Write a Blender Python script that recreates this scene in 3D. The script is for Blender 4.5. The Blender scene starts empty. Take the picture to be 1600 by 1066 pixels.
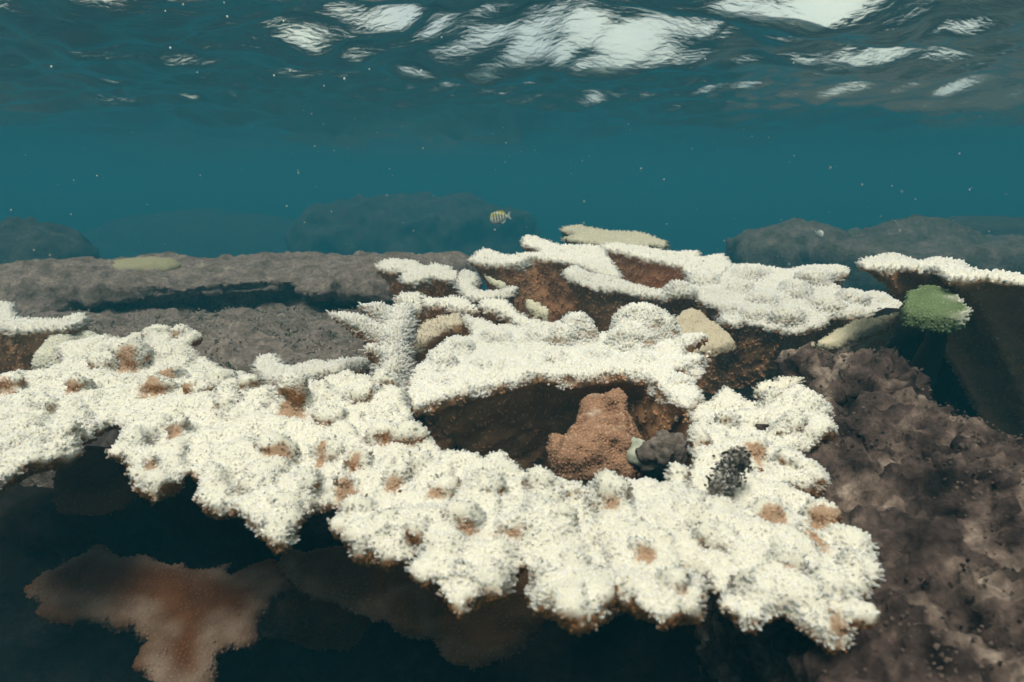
import bpy, math, random
import numpy as np
from mathutils import Vector, Matrix
from mathutils.geometry import tessellate_polygon

random.seed(7)
rng = np.random.default_rng(7)
sc = bpy.context.scene
C = sc.collection
R = math.radians

# ------------------------------------------------------------------ camera, sky, sun, exposure
CZ = 2.0                       # camera height over the deep sea floor datum
PITCH = R(11.8)
F = 1067.0
cam_d = bpy.data.cameras.new('camera')
cam = bpy.data.objects.new('camera', cam_d)
C.objects.link(cam)
cam.location = (0, 0, CZ)
cam.rotation_euler = (R(90) - PITCH, 0, 0)
cam_d.lens = 24.0
cam_d.sensor_width = 36.0
cam_d.clip_start = 0.02
cam_d.clip_end = 500
cam_d.dof.use_dof = True
cam_d.dof.focus_distance = 1.6
cam_d.dof.aperture_fstop = 4.8
sc.camera = cam

SUN_EL, SUN_AZ = 62.0, -166.0    # azimuth from straight ahead (+Y), positive to the right
world = bpy.data.worlds.new('World')
sc.world = world
world.use_nodes = True
wn, wl = world.node_tree.nodes, world.node_tree.links
wn.clear()
sky = wn.new('ShaderNodeTexSky')
sky.sky_type = 'NISHITA'
sky.sun_disc = False
sky.sun_elevation = R(SUN_EL)
sky.sun_rotation = R(SUN_AZ)
sky.dust_density = 6.0
sky.air_density = 0.8
sky.ozone_density = 0.0
bg = wn.new('ShaderNodeBackground')
bg.inputs['Strength'].default_value = 0.15
wo = wn.new('ShaderNodeOutputWorld')
wtc = wn.new('ShaderNodeTexCoord')            # a thin, broken cloud veil over the whole sky
wnz = wn.new('ShaderNodeTexNoise'); wnz.inputs['Scale'].default_value = 3.0; wnz.inputs['Detail'].default_value = 6
wmr = wn.new('ShaderNodeMapRange'); wmr.inputs[1].default_value = 0.35; wmr.inputs[2].default_value = 0.65
wmr.inputs[3].default_value = 0.45; wmr.inputs[4].default_value = 0.9
wmx = wn.new('ShaderNodeMix'); wmx.data_type = 'RGBA'
wmx.inputs[7].default_value = (6.0, 6.3, 5.5, 1)
wl.new(wtc.outputs['Generated'], wnz.inputs['Vector']); wl.new(wnz.outputs[0], wmr.inputs[0]); wl.new(wmr.outputs[0], wmx.inputs[0])
wl.new(sky.outputs[0], wmx.inputs[6])
wl.new(wmx.outputs[2], bg.inputs[0])
wl.new(bg.outputs[0], wo.inputs[0])

sun_d = bpy.data.lights.new('sun', 'SUN')
sun_d.energy = 2.2
sun_d.angle = R(24.0)
sun_d.color = (1.0, 0.95, 0.87)
sun = bpy.data.objects.new('sun', sun_d)
C.objects.link(sun)
sun.rotation_euler = (-(R(90 - SUN_EL)), 0, -R(SUN_AZ))

vs = sc.view_settings
vs.view_transform = 'Standard'
vs.look = 'None'
vs.exposure = 0.52
vs.gamma = 1.0
vs.use_curve_mapping = False
sc.cycles.use_denoising = True
sc.cycles.max_bounces = 8
sc.cycles.diffuse_bounces = 4
sc.cycles.glossy_bounces = 3
sc.cycles.transmission_bounces = 3
sc.cycles.volume_bounces = 1
sc.cycles.transparent_max_bounces = 8
sc.cycles.sample_clamp_indirect = 4.0

# ------------------------------------------------------------------ helpers
def ray(px, py):
    xc, yc = (px - 800) / F, -(py - 533) / F
    y = math.cos(PITCH) + math.sin(PITCH) * yc
    z = -math.sin(PITCH) + math.cos(PITCH) * yc
    return xc / y, z / y

def at(px, py, Y):
    a, c = ray(px, py)
    return np.array((a * Y, Y, CZ + c * Y))

class Plane:
    """a tilted plane through the place seen at (px,py) at forward distance Y; s = rise away, r = rise to the right"""
    def __init__(self, px, py, Y, s, r=0.0):
        p = at(px, py, Y)
        self.k = p[2] - CZ - s * p[1] - r * p[0]
        self.s, self.r = s, r
    def hit(self, px, py):
        a, c = ray(px, py)
        Y = self.k / (c - self.s - self.r * a)
        return np.array((a * Y, Y, CZ + c * Y))
    def z(self, x, y):
        return CZ + self.k + self.s * y + self.r * x

def Zm(x0, y0, s, pts):
    return [(x0 + x / s, y0 + y / s) for x, y in pts]

def _hash(ix, iy, iz):
    with np.errstate(over='ignore'):
        n = (ix.astype(np.uint32) * np.uint32(374761393) + iy.astype(np.uint32) * np.uint32(668265263)
             + iz.astype(np.uint32) * np.uint32(2246822519))
        n = (n ^ (n >> np.uint32(13))) * np.uint32(1274126177)
        n = n ^ (n >> np.uint32(16))
    return n.astype(np.float64) / 2147483647.5 - 1.0

def vnoise(p):
    i = np.floor(p).astype(np.int64)
    f = p - i
    u = f * f * f * (f * (f * 6 - 15) + 10)
    r = 0
    for dx in (0, 1):
        wx = u[:, 0] if dx else 1 - u[:, 0]
        for dy in (0, 1):
            wy = u[:, 1] if dy else 1 - u[:, 1]
            for dz in (0, 1):
                wz = u[:, 2] if dz else 1 - u[:, 2]
                r = r + wx * wy * wz * _hash(i[:, 0] + dx, i[:, 1] + dy, i[:, 2] + dz)
    return r

def fbm(p, scale, octs=4, gain=0.5, off=0.0):
    a, t, n = 1.0, 0.0, 0.0
    q = p * scale + off + 57.3
    for _ in range(octs):
        t = t + a * vnoise(q); n += a
        a *= gain; q = q * 2.03 + 11.7
    return t / n

def smooth(a, b, x):
    t = np.clip((x - a) / (b - a), 0, 1)
    return t * t * (3 - 2 * t)

def mesh_from(name, v, faces=None, quads=None, tris=None):
    me = bpy.data.meshes.new(name)
    if faces is not None:
        me.from_pydata([tuple(x) for x in v], [], faces)
    else:
        nq = 0 if quads is None else len(quads)
        nt = 0 if tris is None else len(tris)
        me.vertices.add(len(v))
        me.vertices.foreach_set('co', np.ascontiguousarray(v, dtype=np.float32).ravel())
        loops = np.concatenate([np.asarray(q).ravel() for q in (quads, tris) if q is not None and len(q)])
        me.loops.add(len(loops))
        me.loops.foreach_set('vertex_index', loops.astype(np.int32))
        me.polygons.add(nq + nt)
        starts = np.concatenate([np.arange(nq) * 4, nq * 4 + np.arange(nt) * 3])
        me.polygons.foreach_set('loop_start', starts.astype(np.int32))
        me.update(calc_edges=True)
    me.validate()
    return me

def shade(me, flag=True):
    me.polygons.foreach_set('use_smooth', [flag] * len(me.polygons))

def add_obj(name, me, mat=None, parent=None):
    o = bpy.data.objects.new(name, me)
    C.objects.link(o)
    if mat and me is not None:
        me.materials.append(mat)
    if parent is not None:
        o.parent = parent
        o.matrix_parent_inverse = Matrix.Translation(parent.location).inverted()
    return o

def thing(name, label, cat, loc, group=None):
    o = bpy.data.objects.new(name, None)
    C.objects.link(o)
    o.location = Vector([float(x) for x in loc])
    o.empty_display_size = 0.05
    o['label'] = label; o['category'] = cat
    if group: o['group'] = group
    return o

def tag(o, label, cat, group=None):
    o['label'] = label; o['category'] = cat
    if group: o['group'] = group
    return o

def col_attr(me, cols):
    a = me.color_attributes.new('Col', 'FLOAT_COLOR', 'POINT')
    c = np.ones((len(cols), 4), dtype=np.float32)
    c[:, :3] = cols
    a.data.foreach_set('color', c.ravel())

# ---- closed solids (verts, faces) that a voxel remesh fuses into one organic body
def tess(poly):
    return [tuple(t) for t in tessellate_polygon([[Vector((p[0], p[1], 0)) for p in poly]])]

def solid_slab(P, th):
    P = np.asarray(P); n = len(P)
    v = np.vstack([P, P - np.array((0, 0, th))])
    t = tess(P)
    f = [list(x) for x in t] + [[i + n for i in reversed(x)] for x in t]
    f += [[i, i + n, (i + 1) % n + n, (i + 1) % n] for i in range(n)]
    return v, f

def solid_loft(P, stem, rings=7, th=0.012, b=1.7, end=0.12, jit=0.0):
    """underside of a bracket: the rim polygon drawn in to a stem point below"""
    P = np.asarray(P, float); n = len(P); stem = np.asarray(stem, float)
    v = []
    for k in range(rings + 1):
        t = k / rings
        q = P.copy()
        w = 1 - (1 - end) * t
        q[:, :2] = stem[:2] + (P[:, :2] - stem[:2]) * w
        q[:, 2] = P[:, 2] - th + (stem[2] - (P[:, 2] - th)) * (t ** b) if k else P[:, 2]
        v.append(q)
    v = np.vstack(v)
    t_ = tess(P)
    f = [list(x) for x in t_] + [[i + n * rings for i in reversed(x)] for x in t_]
    for k in range(rings):
        f += [[k * n + i, (k + 1) * n + i, (k + 1) * n + (i + 1) % n, k * n + (i + 1) % n] for i in range(n)]
    return v, f

def solid_ball(c, rad, rot=None, n=14, m=9):
    v = [(0, 0, 1)]
    for j in range(1, m):
        a = math.pi * j / m
        for i in range(n):
            b = 2 * math.pi * i / n
            v.append((math.sin(a) * math.cos(b), math.sin(a) * math.sin(b), math.cos(a)))
    v.append((0, 0, -1))
    f = [[0, 1 + i, 1 + (i + 1) % n] for i in range(n)]
    for j in range(m - 2):
        f += [[1 + j * n + i, 1 + (j + 1) * n + i, 1 + (j + 1) * n + (i + 1) % n, 1 + j * n + (i + 1) % n] for i in range(n)]
    l = len(v) - 1
    f += [[l, 1 + (m - 2) * n + (i + 1) % n, 1 + (m - 2) * n + i] for i in range(n)]
    v = np.array(v) * np.array(rad)
    if rot is not None:
        v = v @ np.array(rot.to_3x3()).T
    return v + np.asarray(c), f

def solid_finger(pts, widths, fz=0.6, n=10):
    pts = [np.asarray(p, float) for p in pts]
    v, f = [], []
    for k, (p, r) in enumerate(zip(pts, widths)):
        d = pts[min(k + 1, len(pts) - 1)] - pts[max(k - 1, 0)]
        a = np.cross(d, (0, 0, 1.0)); a /= np.linalg.norm(a)
        b = np.cross(a, d); b /= np.linalg.norm(b)
        for i in range(n):
            t = 2 * math.pi * i / n
            v.append(p + r * (a * math.cos(t) + fz * b * math.sin(t)))
    m = len(pts)
    for k in range(m - 1):
        f += [[k * n + i, k * n + (i + 1) % n, (k + 1) * n + (i + 1) % n, (k + 1) * n + i] for i in range(n)]
    f += [list(range(n))[::-1], [(m - 1) * n + i for i in range(n)]]
    return np.array(v), f

def solid_tube(pts, radii, flat=1.0, n=12):
    out = []
    pts = [np.asarray(p, float) for p in pts]
    v = []; f = []
    for k, (p, r) in enumerate(zip(pts, radii)):
        d = pts[min(k + 1, len(pts) - 1)] - pts[max(k - 1, 0)]
        d /= np.linalg.norm(d)
        a = np.cross(d, (0.13, 0.97, 0.2)); a /= np.linalg.norm(a)
        b = np.cross(d, a)
        for i in range(n):
            t = 2 * math.pi * i / n
            v.append(p + r * (a * math.cos(t) + flat * b * math.sin(t)))
    m = len(pts)
    for k in range(m - 1):
        f += [[k * n + i, k * n + (i + 1) % n, (k + 1) * n + (i + 1) % n, (k + 1) * n + i] for i in range(n)]
    f += [list(range(n))[::-1], [(m - 1) * n + i for i in range(n)]]
    return [(np.array(v), f)] + [solid_ball(pts[0], [radii[0]] * 3), solid_ball(pts[-1], [radii[-1]] * 3)]

def fuse(solids, vox, smooth_it=3):
    vv, ff, o = [], [], 0
    for v, f in solids:
        vv.append(v); ff += [[i + o for i in q] for q in f]; o += len(v)
    me = bpy.data.meshes.new('tmp')
    me.from_pydata([tuple(map(float, p)) for p in np.vstack(vv)], [], ff)
    me.update()
    ob = bpy.data.objects.new('tmp', me)
    C.objects.link(ob)
    m = ob.modifiers.new('r', 'REMESH'); m.mode = 'VOXEL'; m.voxel_size = vox
    if smooth_it:
        s = ob.modifiers.new('s', 'SMOOTH'); s.factor = 0.5; s.iterations = smooth_it
    dg = bpy.context.evaluated_depsgraph_get()
    e = ob.evaluated_get(dg).to_mesh()
    n = len(e.vertices)
    v = np.empty(n * 3, np.float32); e.vertices.foreach_get('co', v)
    np_ = len(e.polygons)
    lt = np.empty(np_, np.int32); e.polygons.foreach_get('loop_total', lt)
    li = np.empty(len(e.loops), np.int32); e.loops.foreach_get('vertex_index', li)
    assert (lt == 4).all()
    q = li.reshape(-1, 4)
    bpy.data.objects.remove(ob); bpy.data.meshes.remove(me)
    return v.reshape(-1, 3).astype(np.float64), q

def normals(v, q):
    fn = np.cross(v[q[:, 2]] - v[q[:, 0]], v[q[:, 3]] - v[q[:, 1]])
    vn = np.zeros_like(v)
    for k in range(4):
        np.add.at(vn, q[:, k], fn)
    vn /= np.maximum(np.linalg.norm(vn, axis=1, keepdims=True), 1e-12)
    fn /= np.maximum(np.linalg.norm(fn, axis=1, keepdims=True), 1e-12)
    return vn, fn

# ------------------------------------------------------------------ materials
def new_mat(name):
    m = bpy.data.materials.new(name); m.use_nodes = True
    nt = m.node_tree
    return m, nt, nt.nodes, nt.links, nt.nodes['Principled BSDF']

def coral_mat(name, scale=420.0, mixv=0.25, transl=0.0):
    m, nt, N, L, b = new_mat(name)
    a = N.new('ShaderNodeAttribute'); a.attribute_name = 'Col'
    t = N.new('ShaderNodeTexCoord')
    nz = N.new('ShaderNodeTexNoise'); nz.inputs['Scale'].default_value = scale; nz.inputs['Detail'].default_value = 2
    L.new(t.outputs['Object'], nz.inputs['Vector'])
    mp = N.new('ShaderNodeMapRange'); mp.inputs[1].default_value = 0.3; mp.inputs[2].default_value = 0.7
    mp.inputs[3].default_value = 1 - mixv; mp.inputs[4].default_value = 1.0
    L.new(nz.outputs[0], mp.inputs[0])
    mx = N.new('ShaderNodeMix'); mx.data_type = 'RGBA'; mx.blend_type = 'MULTIPLY'; mx.inputs[0].default_value = 1
    L.new(a.outputs['Color'], mx.inputs[6]); L.new(mp.outputs[0], mx.inputs[7])
    L.new(mx.outputs[2], b.inputs['Base Color'])
    b.inputs['Roughness'].default_value = 0.75
    b.inputs['Specular IOR Level'].default_value = 0.15
    bp = N.new('ShaderNodeBump'); bp.inputs['Strength'].default_value = 0.5; bp.inputs['Distance'].default_value = 0.002
    L.new(nz.outputs[0], bp.inputs['Height']); L.new(bp.outputs[0], b.inputs['Normal'])
    tl = N.new('ShaderNodeBsdfTranslucent'); L.new(mx.outputs[2], tl.inputs[0])
    ms = N.new('ShaderNodeMixShader'); ms.inputs[0].default_value = transl
    L.new(b.outputs[0], ms.inputs[1]); L.new(tl.outputs[0], ms.inputs[2])
    L.new(ms.outputs[0], N['Material Output'].inputs['Surface'])
    return m

def rock_mat(name, cols, scale=6.0, fine=90.0, bump=0.010, spread=0.18):
    m, nt, N, L, b = new_mat(name)
    t = N.new('ShaderNodeTexCoord')
    n1 = N.new('ShaderNodeTexNoise'); n1.inputs['Scale'].default_value = scale; n1.inputs['Detail'].default_value = 8; n1.inputs['Roughness'].default_value = 0.68
    n2 = N.new('ShaderNodeTexNoise'); n2.inputs['Scale'].default_value = fine; n2.inputs['Detail'].default_value = 6; n2.inputs['Roughness'].default_value = 0.7
    n3 = N.new('ShaderNodeTexNoise'); n3.inputs['Scale'].default_value = fine * 0.22; n3.inputs['Detail'].default_value = 5
    for n in (n1, n2, n3): L.new(t.outputs['Object'], n.inputs['Vector'])
    cr = N.new('ShaderNodeValToRGB')
    e = cr.color_ramp.elements
    pos = np.linspace(0.5 - spread, 0.5 + spread, len(cols))
    e[0].position = pos[0]; e[0].color = (*cols[0], 1)
    e[1].position = pos[-1]; e[1].color = (*cols[-1], 1)
    for p, c in zip(pos[1:-1], cols[1:-1]):
        x = e.new(p); x.color = (*c, 1)
    ad = N.new('ShaderNodeMath'); ad.operation = 'MULTIPLY_ADD'; ad.inputs[1].default_value = 0.55; 
    L.new(n3.outputs[0], ad.inputs[0])
    sb = N.new('ShaderNodeMath'); sb.operation = 'MULTIPLY'; sb.inputs[1].default_value = 0.45
    L.new(n1.outputs[0], sb.inputs[0]); L.new(sb.outputs[0], ad.inputs[2])
    L.new(ad.outputs[0], cr.inputs[0])
    mp = N.new('ShaderNodeMapRange'); mp.inputs[1].default_value = 0.32; mp.inputs[2].default_value = 0.68; mp.inputs[3].default_value = 0.45; mp.inputs[4].default_value = 1.35
    L.new(n2.outputs[0], mp.inputs[0])
    mx = N.new('ShaderNodeMix'); mx.data_type = 'RGBA'; mx.blend_type = 'MULTIPLY'; mx.inputs[0].default_value = 1
    L.new(cr.outputs[0], mx.inputs[6]); L.new(mp.outputs[0], mx.inputs[7])
    L.new(mx.outputs[2], b.inputs['Base Color'])
    b.inputs['Roughness'].default_value = 0.92
    b.inputs['Specular IOR Level'].default_value = 0.1
    bp = N.new('ShaderNodeBump'); bp.inputs['Strength'].default_value = 0.9; bp.inputs['Distance'].default_value = bump
    L.new(n2.outputs[0], bp.inputs['Height']); L.new(bp.outputs[0], b.inputs['Normal'])
    return m

def plain_mat(name, col, rough=0.6):
    m, nt, N, L, b = new_mat(name)
    t = N.new('ShaderNodeTexCoord')
    n = N.new('ShaderNodeTexNoise'); n.inputs['Scale'].default_value = 120; n.inputs['Detail'].default_value = 3
    L.new(t.outputs['Object'], n.inputs['Vector'])
    cr = N.new('ShaderNodeValToRGB')
    cr.color_ramp.elements[0].position = 0.3; cr.color_ramp.elements[1].position = 0.7
    cr.color_ramp.elements[0].color = (*[c * 0.8 for c in col], 1); cr.color_ramp.elements[1].color = (*col, 1)
    L.new(n.outputs[0], cr.inputs[0]); L.new(cr.outputs[0], b.inputs['Base Color'])
    b.inputs['Roughness'].default_value = rough
    return m

M_coral = coral_mat('coral_skeleton')
M_polyp = coral_mat('coral_corallites', 200.0, 0.10, 0.0)
M_turf = rock_mat('turf_rock', [(0.07, 0.058, 0.046), (0.17, 0.14, 0.12), (0.25, 0.205, 0.185), (0.36, 0.31, 0.25)], 5, 70, 0.012)
M_crust = rock_mat('crusted_rock', [(0.016, 0.011, 0.010), (0.05, 0.034, 0.031), (0.105, 0.072, 0.064), (0.19, 0.138, 0.115), (0.40, 0.315, 0.265)], 3.5, 55, 0.012, 0.11)
M_far = rock_mat('far_rock', [(0.03, 0.03, 0.028), (0.07, 0.065, 0.055), (0.12, 0.11, 0.09)], 2.5, 25, 0.03)
M_ridge = rock_mat('ridge_rock', [(0.04, 0.038, 0.03), (0.10, 0.095, 0.075), (0.15, 0.13, 0.12), (0.23, 0.20, 0.155)], 3, 40, 0.02)
M_floor = rock_mat('sea_floor', [(0.015, 0.015, 0.014), (0.035, 0.033, 0.03), (0.06, 0.055, 0.045)], 1.5, 20, 0.03)

# ------------------------------------------------------------------ setting: sea floor, water surface
def graded(a, b, c0, c1, step, grow):
    """coordinates with a fine step inside [c0,c1] that grows outwards to a and b"""
    mid = list(np.arange(c0, c1 + 1e-6, step))
    s, x, lo = step, c0, []
    while x > a:
        s *= grow; x -= s; lo.append(max(x, a))
    s, x, hi = step, c1, []
    while x < b:
        s *= grow; x += s; hi.append(min(x, b))
    return np.array(lo[::-1] + mid + hi)

def grid_mesh(name, xs, ys, hfun):
    X, Y = np.meshgrid(xs, ys)
    v = np.stack([X.ravel(), Y.ravel(), np.zeros(X.size)], 1)
    v[:, 2] = hfun(v)
    nx, ny = len(xs), len(ys)
    i = np.arange((ny - 1) * nx).reshape(ny - 1, nx)[:, :-1].ravel()
    q = np.stack([i, i + 1, i + nx + 1, i + nx], 1)
    me = mesh_from(name, v, quads=q); shade(me)
    return me

def floor_h(v):
    d = np.sqrt(v[:, 0] ** 2 + (v[:, 1] - 2) ** 2)
    return 0.15 + 0.25 * fbm(v, 0.6, 5) + 0.08 * fbm(v, 4.0, 4) - 1.1 * smooth(3, 9, d)
me = grid_mesh('sea_floor', graded(-60, 60, -3, 3, 0.08, 1.12), graded(-12, 90, 0, 6, 0.08, 1.12), floor_h)
o = add_obj('sea_floor', me, M_floor); o['kind'] = 'structure'

WZ = CZ + 0.88
wr = np.random.default_rng(21)
WAVES = []
for lam, n, st in ((2.4, 4, 0.055), (1.3, 6, 0.075), (0.7, 8, 0.085), (0.38, 10, 0.085), (0.2, 12, 0.06)):
    for _ in range(n):
        l = 1.2 * lam * wr.uniform(0.8, 1.25)
        th = wr.normal(R(80), R(42))
        k = 2 * math.pi / l
        WAVES.append((k * math.cos(th), k * math.sin(th), wr.uniform(0, 6.28), st / k * wr.uniform(0.6, 1.3)))
def wave_h(v):
    x = v[:, 0] + 0.06 * vnoise(v * 2.1); y = v[:, 1] + 0.06 * vnoise(v * 2.3 + 9)
    h = 0
    for kx, ky, ph, a in WAVES:
        s = np.sin(kx * x + ky * y + ph)
        h = h + a * (s - 0.35 * np.cos(2 * (kx * x + ky * y + ph)))
    g = np.exp(-((x - 0.35) / 1.1) ** 2)
    yy = y + 0.12 * np.sin(2.1 * x) - 0.10 * x
    h = 0.88 * h + g * (0.11 * np.exp(-((yy - 4.0) / 0.34) ** 2) - 0.16 * np.exp(-((yy - 4.62) / 0.3) ** 2))
    h = h + np.exp(-((x - 2.3) / 0.6) ** 2) * (0.08 * np.exp(-((yy - 3.9) / 0.28) ** 2) - 0.12 * np.exp(-((yy - 4.4) / 0.25) ** 2))
    h = h + np.exp(-((x - 1.4) / 0.7) ** 2) * (0.07 * np.exp(-((yy - 2.95) / 0.2) ** 2) - 0.09 * np.exp(-((yy - 3.3) / 0.2) ** 2))
    d = np.sqrt(x * x + y * y)
    return WZ + h * (1 - 0.8 * smooth(8, 16, d))
me = grid_mesh('water_surface', graded(-60, 60, -3.6, 3.6, 0.028, 1.10), graded(-11, 90, 1.4, 6.5, 0.028, 1.10), wave_h)
m = bpy.data.materials.new('water_surface'); m.use_nodes = True
N, L = m.node_tree.nodes, m.node_tree.links
N.clear()
t = N.new('ShaderNodeTexCoord')
mpn = N.new('ShaderNodeMapping'); mpn.inputs['Scale'].default_value = (0.8, 2.0, 1.0)
nz = N.new('ShaderNodeTexNoise'); nz.inputs['Scale'].default_value = 17; nz.inputs['Detail'].default_value = 5; nz.inputs['Distortion'].default_value = 0.6
bp = N.new('ShaderNodeBump'); bp.inputs['Strength'].default_value = 0.4; bp.inputs['Distance'].default_value = 0.02
L.new(t.outputs['Object'], mpn.inputs[0]); L.new(mpn.outputs[0], nz.inputs['Vector']); L.new(nz.outputs[0], bp.inputs['Height'])
fr = N.new('ShaderNodeFresnel'); fr.inputs['IOR'].default_value = 1.333
gl = N.new('ShaderNodeBsdfGlossy'); gl.inputs['Roughness'].default_value = 0.0
gl.inputs['Color'].default_value = (0.97, 0.97, 0.97, 1)
tr = N.new('ShaderNodeBsdfTransparent'); tr.inputs[0].default_value = (0.98, 1.0, 0.93, 1)
mix = N.new('ShaderNodeMixShader'); out = N.new('ShaderNodeOutputMaterial')
L.new(bp.outputs[0], fr.inputs['Normal']); L.new(bp.outputs[0], gl.inputs['Normal'])
L.new(fr.outputs[0], mix.inputs[0]); L.new(tr.outputs[0], mix.inputs[1]); L.new(gl.outputs[0], mix.inputs[2])
L.new(mix.outputs[0], out.inputs[0])
o = add_obj('water_surface', me, m); o['kind'] = 'structure'

# the water body itself: one even volume round everything
def box_mesh(name, lo, hi):
    x0, y0, z0 = lo; x1, y1, z1 = hi
    v = [(x0, y0, z0), (x1, y0, z0), (x1, y1, z0), (x0, y1, z0), (x0, y0, z1), (x1, y0, z1), (x1, y1, z1), (x0, y1, z1)]
    return mesh_from(name, v, faces=[[3, 2, 1, 0], [4, 5, 6, 7], [0, 1, 5, 4], [1, 2, 6, 5], [2, 3, 7, 6], [3, 0, 4, 7]])
m = bpy.data.materials.new('haze'); m.use_nodes = True
N, L = m.node_tree.nodes, m.node_tree.links
N.clear()
pv = N.new('ShaderNodeVolumePrincipled'); out = N.new('ShaderNodeOutputMaterial')
pv.inputs['Color'].default_value = (0.034, 0.235, 0.335, 1)
pv.inputs['Density'].default_value = 0.086
pv.inputs['Anisotropy'].default_value = 0.0
L.new(pv.outputs[0], out.inputs['Volume'])
o = add_obj('haze', box_mesh('haze', (-62, -13, -2.6), (62, 92, WZ + 0.45)), m); o['kind'] = 'stuff'

# ------------------------------------------------------------------ coral builders
WHITE = np.array((0.78, 0.77, 0.69)); TIP = np.array((0.84, 0.84, 0.86)); GAP = np.array((0.82, 0.75, 0.61))
BROWN = np.array((0.64, 0.35, 0.19))

def corallites(name, parent, p, n, w, length, radius, sides, brown, tipc, white, soft=0.66):
    """little tubes that stand on the skeleton, all of one part in one mesh"""
    N_ = len(p)
    ax = n + rng.normal(0, 0.22, (N_, 3)); ax[:, 2] += 0.18
    ax /= np.linalg.norm(ax, axis=1, keepdims=True)
    ref = np.where(np.abs(ax[:, 2:3]) < 0.9, np.array([[0, 0, 1.0]]), np.array([[1.0, 0, 0]]))
    t = np.cross(ax, ref); t /= np.linalg.norm(t, axis=1, keepdims=True)
    b = np.cross(ax, t)
    Ls = length * rng.uniform(0.55, 1.35, N_) * (0.45 + 0.55 * w) * (0.6 + 1.0 * np.clip(1 - n[:, 2], 0, 1))
    Rs = radius * rng.uniform(0.75, 1.25, N_)
    prof = ((-0.3, 1.0), (0.72, 0.78))
    ph = rng.uniform(0, 6.28, N_)
    rings, cols = [], []
    bw = brown * (1 - w[:, None])
    shade_ = rng.uniform(0.9, 1.0, (N_, 1))
    for k, (h, r) in enumerate(prof):
        base = (GAP if np.ndim(white) == 1 else white * 0.8, white * 0.5 + tipc * 0.5)[k]
        cw = (bw * (0.8, 1.15)[k] + base * w[:, None]) * shade_
        for i in range(sides):
            a = ph + 2 * math.pi * i / sides
            rings.append(p + ax * (h * Ls)[:, None] + (t * np.cos(a)[:, None] + b * np.sin(a)[:, None]) * (r * Rs)[:, None])
            cols.append(cw)
    rings.append(p + ax * Ls[:, None]); cols.append((bw * 1.5 + tipc * w[:, None]) * shade_)
    nv = 2 * sides + 1
    v = np.stack(rings, 1).reshape(-1, 3); c = np.stack(cols, 1).reshape(-1, 3)
    qt, tt = [], []
    for k in range(1):
        for i in range(sides):
            j = (i + 1) % sides
            qt.append((k * sides + i, k * sides + j, (k + 1) * sides + j, (k + 1) * sides + i))
    for i in range(sides):
        tt.append((sides + i, sides + (i + 1) % sides, 2 * sides))
    off = (np.arange(N_) * nv)[:, None, None]
    q = (np.array(qt)[None] + off).reshape(-1, 4); tr_ = (np.array(tt)[None] + off).reshape(-1, 3)
    me = mesh_from(name, v, quads=q, tris=tr_); shade(me)
    col_attr(me, np.clip(c, 0, 1))
    if soft > 0:
        # a corallite is a porous, light-diffusing tube: its normals lean to the surface it grows on
        nr = []
        for k in range(2):
            for i in range(sides):
                a = ph + 2 * math.pi * i / sides
                nr.append((1 - soft) * (t * np.cos(a)[:, None] + b * np.sin(a)[:, None]) + soft * n + 0.15 * ax)
        nr.append((1 - soft) * ax + soft * n)
        nr = np.stack(nr, 1).reshape(-1, 3)
        nr /= np.maximum(np.linalg.norm(nr, axis=1, keepdims=True), 1e-9)
        me.normals_split_custom_set_from_vertices(nr.tolist())
    o = add_obj(name, me, M_polyp); o['kind'] = 'stuff'
    o.parent = parent
    return o

TRI = [0]
def coral_part(name, parent, solids, vox=0.007, lumps=((0.006, 22), (0.003, 60)), wlo=-0.35, whi=0.15, wn_=0.25,
               length=0.010, radius=0.0030, sides=5, keep=1.0, per=1, brown_keep=0.3, brown=BROWN, tip=TIP, white=WHITE,
               warp=None, wfun=None, smooth_it=3, label=None):
    v, q = fuse(solids, vox, smooth_it)
    vn, fn = normals(v, q)
    for amp, s in lumps:
        v = v + vn * (amp * (fbm(v, s, 2) + 0.15))[:, None]
    if warp is not None:
        v[:, 2] += warp(v)
    vn, fn = normals(v, q)
    def bleach(p, n):
        w = smooth(wlo, whi, n[:, 2] + wn_ * fbm(p, 45, 2))
        if wfun is not None: w = wfun(p, n, w)
        return np.clip(w, 0, 1)
    w = bleach(v, vn)
    base = (white * 0.7 + GAP * 0.3)
    cols = brown[None] * (1 - w[:, None]) * (0.85 + 0.3 * fbm(v, 30, 3)[:, None]) + base[None] * w[:, None]
    loc = np.array(parent.location)
    me = mesh_from(name, v - loc, quads=q); shade(me)
    col_attr(me, np.clip(cols, 0, 1))
    o = bpy.data.objects.new(name, me); C.objects.link(o); me.materials.append(M_coral)
    o.parent = parent
    if label: o['label'] = label
    if keep <= 0:
        TRI[0] += len(q) * 2
        return o
    pc = v[q].mean(1)
    wf = bleach(pc, fn)
    pr = keep * (brown_keep + (1 - brown_keep) * smooth(0.1, 0.6, wf))
    sel = rng.uniform(0, 1, len(pc)) < pr
    pc, fnn, wf = pc[sel], fn[sel], wf[sel]
    if per > 1:
        pc, fnn, wf = np.repeat(pc, per, 0), np.repeat(fnn, per, 0), np.repeat(wf, per, 0)
    jt = rng.normal(0, vox * (0.22 if per == 1 else 0.34), pc.shape)
    pc = pc + jt - fnn * (jt * fnn).sum(1, keepdims=True)
    corallites('corallites', o, pc - loc, fnn, wf, length, radius, sides, brown, tip, white)
    TRI[0] += len(q) * 2 + len(pc) * (3 * sides)
    print('coral', name, len(q), len(pc))
    return o

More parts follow.
